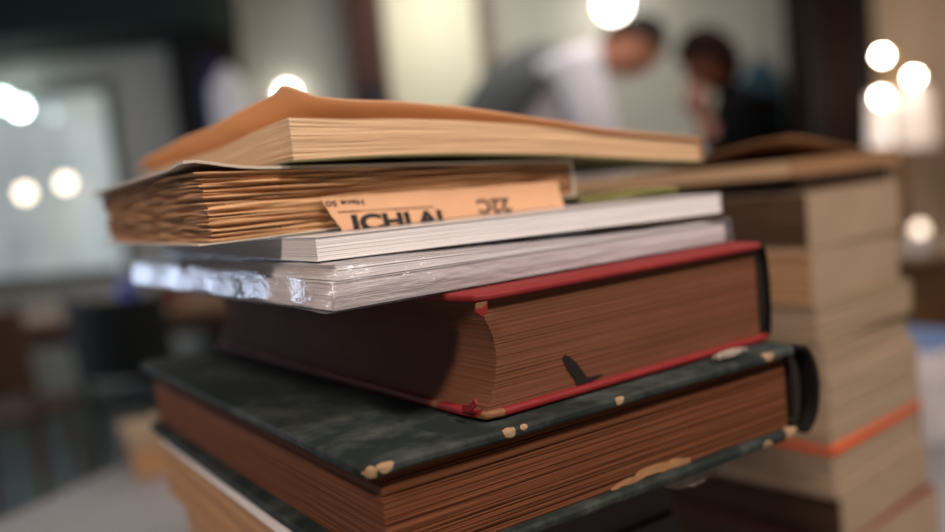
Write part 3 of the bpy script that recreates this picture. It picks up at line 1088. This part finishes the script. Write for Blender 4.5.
slab('cover', 0.0027, LA - 0.0118, 0.0008, LB - 0.004, lambda u, v: l1t(u, v) - 0.0003, l1t, M['cov_white'], l1, 12, 8)

M['film'] = film_mat('clear_plastic_film')
fs = empty('plastic_sleeve', LP, LY, 'clear crinkled plastic sleeve around the two lower white catalogues', 'plastic sleeve')


FT = 0.0085


def film_round(u):
    return math.sqrt(max(0.0, 1 - (min(1.0, max(0.0, -u / FT))) ** 2))


def film_hi(u, v):
    uu = min(max(u, 0.003), LA)
    full = l1t(uu, v) + 0.0011 + 0.0004 * noise.noise(Vector((u * 60, v * 60, 3)))
    mid = 0.0040 + 0.0016 * noise.noise(Vector((v * 34, 2, 0)))
    if u < 0:
        full = mid + (full - mid) * film_round(u)
    if v < 0:
        full = full * (1 - 0.25 * sm(-v / 0.0045))
    return full


def film_lo(u, v):
    mid = 0.0038 + 0.0016 * noise.noise(Vector((v * 34, 2, 0)))
    return mid - (mid - 0.0001) * film_round(u)


def film_warp(p):
    a = 0.0011 * noise.noise(Vector((p.x * 90, p.y * 50, p.z * 160))) * (1 + 0.8 * math.exp(-max(0, p.y) / 0.03))
    if p.x < 0.0:
        p = p + Vector((a * 1.4, 0, a * 0.8 if p.z > 0.002 else 0))
    elif p.y < 0.0:
        p = p + Vector((0, a * 0.25, 0))
    return p


slab('film', -FT, LA + 0.006, -0.0022, LB + 0.004, film_lo, film_hi, M['film'], fs, 60, 60, 60, warp=film_warp, corner=0.001)

# ------------------------------------------------------------ upper white catalogue
UY = 32.4
UP = Vector((-0.0593, 0.3235, CZ - 0.0213))
ub = empty('catalogue', UP, UY, 'upper white catalogue lying on the clear plastic sleeve, under the tan books', 'catalogue')
UA, UB = 0.229, 0.262
tilt_u = lambda u: -0.0031 * u / UA
u_lo = lambda u, v: tilt_u(u)
u_hi = lambda u, v: tilt_u(u) + 0.0096 + 0.0010 * u / UA
page_block('page_block', UA, UB, lambda u, v: u_lo(u, v) + 0.0004, lambda u, v: u_hi(u, v) - 0.0004, M['pg_white'], ub, 34, 0.00006, seed=11)
slab('front_cover', -0.0004, UA + 0.0005, -0.0004, UB, lambda u, v: u_hi(u, v) - 0.0004, u_hi, M['cov_white'], ub, 10, 8)
slab('back_cover', -0.0004, UA + 0.0005, -0.0004, UB, u_lo, lambda u, v: u_lo(u, v) + 0.0004, M['cov_white'], ub, 10, 8)
slab('spine', UA + 0.0005, UA + 0.0011, -0.0004, UB, u_lo, u_hi, M['cov_white'], ub, 1, 4)

# ------------------------------------------------------------ deckle-edged tan paperback
DY = 33.0
DP = Vector((-0.1065, 0.338, CZ - 0.0117))
db = empty('paperback_book', DP, DY, 'old paperback with ragged brown page edges and clipping sticking out', 'book')
DA, DB = 0.193, 0.215
d_lo = lambda u, v: 0.0004 + 0.0032 * (u / DA) ** 1.5 + 0.0015 * v / DB
d_hi = lambda u, v: 0.0318 - 0.0085 * (u / DA) ** 1.1 - 0.0010 * v / DB - 0.0012 * math.exp(-v / 0.02)
page_block('page_block', DA - 0.001, DB, lambda u, v: d_lo(u, v) + 0.0006, lambda u, v: d_hi(u, v) - 0.0006, M['pg_deckle'], db, 60, 0.00045, 0.001, seed=21, waver=0.0026, fan=0.003, nv=30, nu=30, gap=0.0009, gap_p=0.10)


def d_cov(off):
    def f(u, v):
        e = 0.0022 * math.exp(-((u - 0.0) ** 2 + (v - 0.0) ** 2) / 0.015 ** 2) + 0.0014 * math.exp(-max(u, 0) / 0.01)
        return d_hi(max(u, 0), max(v, 0)) - 0.0006 + e + off
    return f


slab('front_cover', -0.005, DA, -0.002, DB, d_cov(0.0), d_cov(0.0012), M['cov_grey'], db, 24, 20, 60)
slab('back_cover', -0.003, DA, -0.002, DB, lambda u, v: d_lo(max(u, 0), max(v, 0)), lambda u, v: d_lo(max(u, 0), max(v, 0)) + 0.0006, M['cov_grey'], db, 12, 10, 60)
slab('spine', DA, DA + 0.0012, -0.002, DB, d_lo, d_hi, M['cov_grey'], db, 1, 8)

# newspaper clipping hanging out between its leaves
M['newsprint'] = plain('old_newsprint', (208, 162, 128), 0.85, 0.06, 40)
cl = empty('newspaper_clipping', DP + Matrix.Rotation(R(DY), 3, 'Z') @ Vector((0.0505, -0.0038, 0)), DY, 'printed newspaper clipping sticking out of the ragged tan paperback', 'paper clipping')
CL = 0.140
cl.scale = (0.94, 0.94, 0.94)


def q_low(p):
    return 0.0003 + 0.036 * p


def clip_pt(p, q, d):
    """p along the book edge, q up; the slip leans out of the leaves and hangs a little to the right"""
    y = 0.0010 - 0.0042 * (1 - sm(q / 0.0165)) - 0.0016 * math.sin(p * 60) * (1 - q / 0.03)
    return Vector((p, y - d, q - 0.045 * p))


nu, nq = 60, 10
g = {}
for s_ in (0, 1):
    for i in range(nu + 1):
        for j in range(nq + 1):
            p = CL * i / nu
            hq = 0.0158 + 0.028 * p + 0.0005 * noise.noise(Vector((p * 150, 0, 0)))
            q = q_low(p) + (hq - q_low(p)) * j / nq
            if i < 6:                                    # torn left edge slants down to the right
                p = p + ((1 - j / nq) * 0.0068 + 0.0010 * noise.noise(Vector((0, j * 1.7, 0)))) * (1 - i / 6)
            g[s_, i, j] = (p, q)
bm = bmesh.new()
g = {k_: bm.verts.new(clip_pt(p, q, 0.00025 * k_[0])) for k_, (p, q) in g.items()}
for i in range(nu):
    for j in range(nq):
        bm.faces.new([g[0, i, j], g[0, i + 1, j], g[0, i + 1, j + 1], g[0, i, j + 1]])
        bm.faces.new([g[1, i, j], g[1, i, j + 1], g[1, i + 1, j + 1], g[1, i + 1, j]])
for i in range(nu):
    bm.faces.new([g[0, i, 0], g[1, i, 0], g[1, i + 1, 0], g[0, i + 1, 0]])
    bm.faces.new([g[0, i, nq], g[0, i + 1, nq], g[1, i + 1, nq], g[1, i, nq]])
for j in range(nq):
    bm.faces.new([g[0, 0, j], g[0, 0, j + 1], g[1, 0, j + 1], g[1, 0, j]])
    bm.faces.new([g[0, nu, j], g[1, nu, j], g[1, nu, j + 1], g[0, nu, j + 1]])
from_bm('paper', bm, M['newsprint'], cl, smooth=60)


def clip_text(name, body, wd, ht, p, q, flip, bold=0.0):
    """printed text wd wide and ht high with its lower left corner at p, q on the slip"""
    o = text_mesh(name, body, 1.0, M['ink'], cl, Matrix.Identity(4), bold, 0.0)
    me = o.data
    xs = [v.co.x for v in me.vertices]
    ys = [v.co.y for v in me.vertices]
    x0_, x1_, y0_, y1_ = min(xs), max(xs), min(ys), max(ys)
    for v in me.vertices:
        x, y = (v.co.x - x0_) / (x1_ - x0_), (v.co.y - y0_) / (y1_ - y0_)
        if flip:
            x, y = 1 - x, 1 - y
        v.co = Vector((p + x * wd, q + y * ht, 0))
    bm_ = bmesh.new()
    bm_.from_mesh(me)
    x = p
    while x < p + wd:
        bmesh.ops.bisect_plane(bm_, geom=bm_.verts[:] + bm_.edges[:] + bm_.faces[:], plane_co=(x, 0, 0), plane_no=(1, 0, 0))
        x += 0.003
    for i in range(1, 5):
        bmesh.ops.bisect_plane(bm_, geom=bm_.verts[:] + bm_.edges[:] + bm_.faces[:], plane_co=(0, q + ht * i / 5, 0), plane_no=(0, 1, 0))
    bmesh.ops.bisect_plane(bm_, geom=bm_.verts[:] + bm_.edges[:] + bm_.faces[:], plane_co=(0, q_low(0), 0), plane_no=(-0.036, 1, 0), clear_inner=True)
    for v in bm_.verts:
        v.co = clip_pt(v.co.x, v.co.y, 0.00045)
    bm_.to_mesh(me)
    bm_.free()
    return o


clip_text('small_print', 'Hace 50', 0.0190, 0.0026, 0.0020, 0.0118, True, 0.02)
clip_text('headline', 'ICHLAI', 0.050, 0.0082, 0.0125, -0.0006, False, 0.045)
clip_text('large_print', '22C', 0.0200, 0.0075, 0.0850, 0.0042, True, 0.03)
blob_patch('printed_rule', [(0.0068 + 0.004 * i, 0.0088) for i in range(14)] + [(0.0588 - 0.004 * i, 0.0093) for i in range(14)], 0.0001, M['ink'], cl, lambda p, q, d: clip_pt(p, q, 0.0004 + d))

# ------------------------------------------------------------ top paperback with the curled orange cover
YY = 33.0
rotY = Matrix.Rotation(R(YY), 3, 'Z')
YP = Vector((-0.0698, 0.3518, CZ))
yb = empty('paperback_book', YP + Vector((0, 0, 0.0192)), YY, 'topmost cream-paged paperback with curled orange tan cover', 'book')
YA, YB_ = 0.246, 0.285
bot = interp([(0, 0.0), (0.046, -0.0003), (0.083, -0.0017), (0.143, -0.0057), (0.198, -0.0114), (0.246, -0.0155)])
thk = interp([(0, 0.0183), (0.028, 0.0168), (0.083, 0.0159), (0.143, 0.0146), (0.246, 0.0128)])
y_lo = lambda u, v: bot(max(u, 0)) + 0.0022 * (1 - sm(u / 0.05)) * 0
y_hi = lambda u, v: bot(max(u, 0)) + thk(max(u, 0)) - 0.0035 * sm(max(v, 0) / 0.12)
page_block('page_block', YA - 0.001, YB_, lambda u, v: y_lo(u, v) + 0.0007, y_hi, M['pg_cream'], yb, 50, 0.00008, seed=31, waver=0.0003, nu=30, nv=20)
cu_ = interp([(0, 0.0102), (0.005, 0.0090), (0.012, 0.0080), (0.03, 0.0072), (0.05, 0.0068), (0.09, 0.0050), (0.13, 0.0024), (0.17, 0.0003), (0.3, 0.0)])
cv_ = interp([(0, 0.0102), (0.006, 0.0096), (0.06, 0.0106), (0.15, 0.0112), (0.25, 0.0080), (0.31, 0.0035)])


def y_cov(off):
    def f(u, v):
        lu = cu_(max(u, 0)) * (1 - sm((v + 0.002) / 0.026)) ** 1.3
        lv = cv_(max(v, 0)) * (1 - sm((u + 0.002) / 0.032)) ** 1.3
        k_ = (lu ** 5 + lv ** 5) ** (1 / 5)
        return y_hi(u, v) + 0.0002 + k_ + off
    return f


slab('front_cover', -0.002, YA, -0.0025, YB_ + 0.002, y_cov(0), y_cov(0.0007), M['cov_orange'], yb, 60, 50, 70)
slab('back_cover', -0.001, YA, -0.001, YB_, y_lo, lambda u, v: y_lo(u, v) + 0.0007, M['cov_olive'], yb, 30, 4, 70)
slab('spine', YA, YA + 0.001, -0.001, YB_, y_lo, lambda u, v: y_hi(u, v) + 0.0002, M['cov_orange'], yb, 1, 6)


# ------------------------------------------------------------ plain books of the other stacks
def plain_book(name, loc, rz, a, b, T_, pm, cm, label, hard=False, lift=0.0, group=None, seed=1, spine=True, layers=14, bowed=0.0, top_m=None, face=None):
    t_ = empty(name, loc, rz, label, 'book', group)
    c_ = (0.0062 if top_m else 0.0026) if hard else 0.0012
    o_ = 0.003 if hard else 0.0
    bow = (lambda u, v: -bowed * math.sin(math.pi * max(0, min(1, u / a)))) if bowed else (lambda u, v: 0.0)
    page_block('page_block', a - 0.003, b - 0.002, lambda u, v: c_ + bow(u, v), lambda u, v: T_ - c_ + bow(u, v), pm, t_, layers, 0.0004, u0=o_, v0=o_, seed=seed, nu=8, nv=8)

    def top(off):
        def f(u, v):
            q = lift * math.exp(-(max(u, 0) ** 2 + max(v, 0) ** 2) / 0.09 ** 2)
            return T_ - c_ + q + off + bow(u, v)
        return f
    slab('front_cover', 0, a, 0, b, top(0), top(c_), top_m or cm, t_, 12, 12, 60, 0.0004)
    slab('back_cover', 0, a, 0, b, lambda u, v: bow(u, v), lambda u, v: c_ + bow(u, v), cm, t_, 8, 8, 60, 0.0004)
    if spine:
        slab('spine', a - 0.0018, a, 0, b, lambda u, v: c_ + bow(u, v), lambda u, v: T_ - c_ + bow(u, v), cm, t_, 1, 4)
    if face:
        slab('spine', 0, a, -0.0012, 0, const(0.0002), const(T_ - 0.0002), M[face], t_, 4, 1)  # panel colouring the front face; black ones stand in for shade
    return t_


# books below the green one, down to the table
zt = ZG - 0.0440
lower = [
    # dx, dy, rz, a, b, T, pages, cover, label
    (0.001, 0.045, 33.5, 0.15, 0.258, 0.0075, 'pg_white', 'cov_white', 'thin white-paged booklet directly beneath the green book', False),
    (0.0015, 0.055, 33.0, 0.195, 0.26, 0.036, 'pg_tan', 'cov_brown', 'tan-paged book under the thin white booklet', False),
    (0.004, 0.055, 32.5, 0.195, 0.25, 0.045, 'pg_tan', 'cov_maroon', 'maroon covered book low in the main stack', True),
    (0.002, 0.055, 33.0, 0.16, 0.26, 0.050, 'pg_tan', 'cov_black', 'black covered book second from the table in the main stack', True),
    (0.002, 0.050, 33.0, 0.17, 0.27, 0.0, 'pg_taupe', 'cov_brown', 'brown covered book lying on the table at the bottom of main stack', True)]
for i, (dx, dy, rz, a, b, T_, pm, cm, lb, hd) in enumerate(lower):
    if T_ == 0:
        T_ = zt - 0.7504
    zt -= T_
    plain_book('hardcover_book' if hd else 'paperback_book', (-0.0431 + dx - dy * 0.56, 0.2758 + dy * 0.83, zt), rz, a, b, T_ - 0.0003, M[pm], M[cm], lb, hd, seed=40 + i, group='books beneath the green one', face='cov_black' if i in (1, 2) else None)  # black front panels on two of these books stand in for shade

# ------------------------------------------------------------ the blurred stack to the right
SB = [
    # top, bottom (relative to the camera height), x, y, yaw, a, b, pages, cover, label, hard, lift
    (0.0005, -0.0130, 0.240, 0.62, 40, 0.185, 0.24, 'pg_cream', 'cov_brown', 'top book of the right stack, brown cover curling up', False, 0.017),
    (-0.0130, -0.0255, 0.250, 0.625, 41, 0.150, 0.22, 'pg_dark', 'cov_black', 'slim dark book second from the top of the right stack', True, 0),
    (-0.0255, -0.068, 0.250, 0.62, 39, 0.150, 0.22, 'pg_dark', 'cov_taupe', 'thick pale taupe book third from the top of the right stack', False, 0),
    (-0.068, -0.112, 0.250, 0.62, 40, 0.148, 0.21, 'pg_tan', 'cov_taupe', 'thick tan-paged book fourth from the top of the right stack', False, 0),
    (-0.112, -0.140, 0.253, 0.62, 38, 0.155, 0.22, 'pg_taupe', 'cov_olive', 'olive covered book in the middle of the right stack', False, 0),
    (-0.140, -0.164, 0.256, 0.62, 41, 0.155, 0.22, 'pg_taupe', 'cov_taupe', 'slim taupe book right under the olive covered one', False, 0),
    (-0.164, -0.220, 0.258, 0.62, 39, 0.155, 0.22, 'pg_taupe', 'cov_taupe', 'thick taupe book lying on the bright orange covered one', False, 0),
    (-0.220, -0.262, 0.260, 0.62, 40, 0.160, 0.22, 'pg_taupe', 'cov_taupe', 'book with bright orange cover in the right stack', True, 0),
    (-0.262, -0.300, 0.264, 0.625, 40, 0.160, 0.22, 'pg_dark', 'cov_black', 'black covered book under the bright orange one', True, 0),
    (-0.300, -0.3497, 0.262, 0.62, 38, 0.165, 0.23, 'pg_dark', 'cov_maroon', 'maroon book second from the table in the right stack', True, 0),
    (-0.3497, -0.3996, 0.262, 0.62, 40, 0.165, 0.23, 'pg_taupe', 'cov_brown', 'brown book lying on the table at the bottom of right stack', True, 0)]
for i, (zt_, zb_, x, y, rz, a, b, pm, cm, lb, hd, lift) in enumerate(SB):
    plain_book('hardcover_book' if hd else 'paperback_book', (x, y, CZ + zb_), rz, a, b, zt_ - zb_ - 0.0003, M[pm], M[cm], lb, hd, lift, 'books of the right stack', 60 + i, top_m=M['cov_brightorange'] if 'bright orange cover ' in lb else None, face={0: 'cov_brown', 2: 'cov_taupe', 3: 'cov_taupe', 8: 'cov_taupe', 9: 'cov_taupe'}.get(i))  # dark pages low in the stack stand in for shade; taupe panels cover fronts

# ------------------------------------------------------------ small piles farther back on the table
plain_book('paperback_book', (-0.556, 1.285, 0.7504), 28, 0.085, 0.12, 0.046, M['pg_tan'], M['cov_brown'], 'tan book lying on the grey table left of the main stack', False, seed=81)
plain_book('paperback_book', (-0.560, 1.280, 0.7967), 30, 0.09, 0.12, 0.026, M['pg_taupe'], M['cov_taupe'], 'pale book on top of a tan one left of the main stack', False, seed=82)
plain_book('paperback_book', (0.60, 1.10, 0.7504), 40, 0.16, 0.22, 0.075, M['pg_white2'], M['cov_grey'], 'pale grey book on the table at the photo\'s right border', False, seed=83)
plain_book('paperback_book', (0.605, 1.10, 0.8257), 38, 0.16, 0.22, 0.050, M['pg_white2'], M['cov_blue'], 'blue book on the pale grey one at the photo\'s right border', False, seed=84)
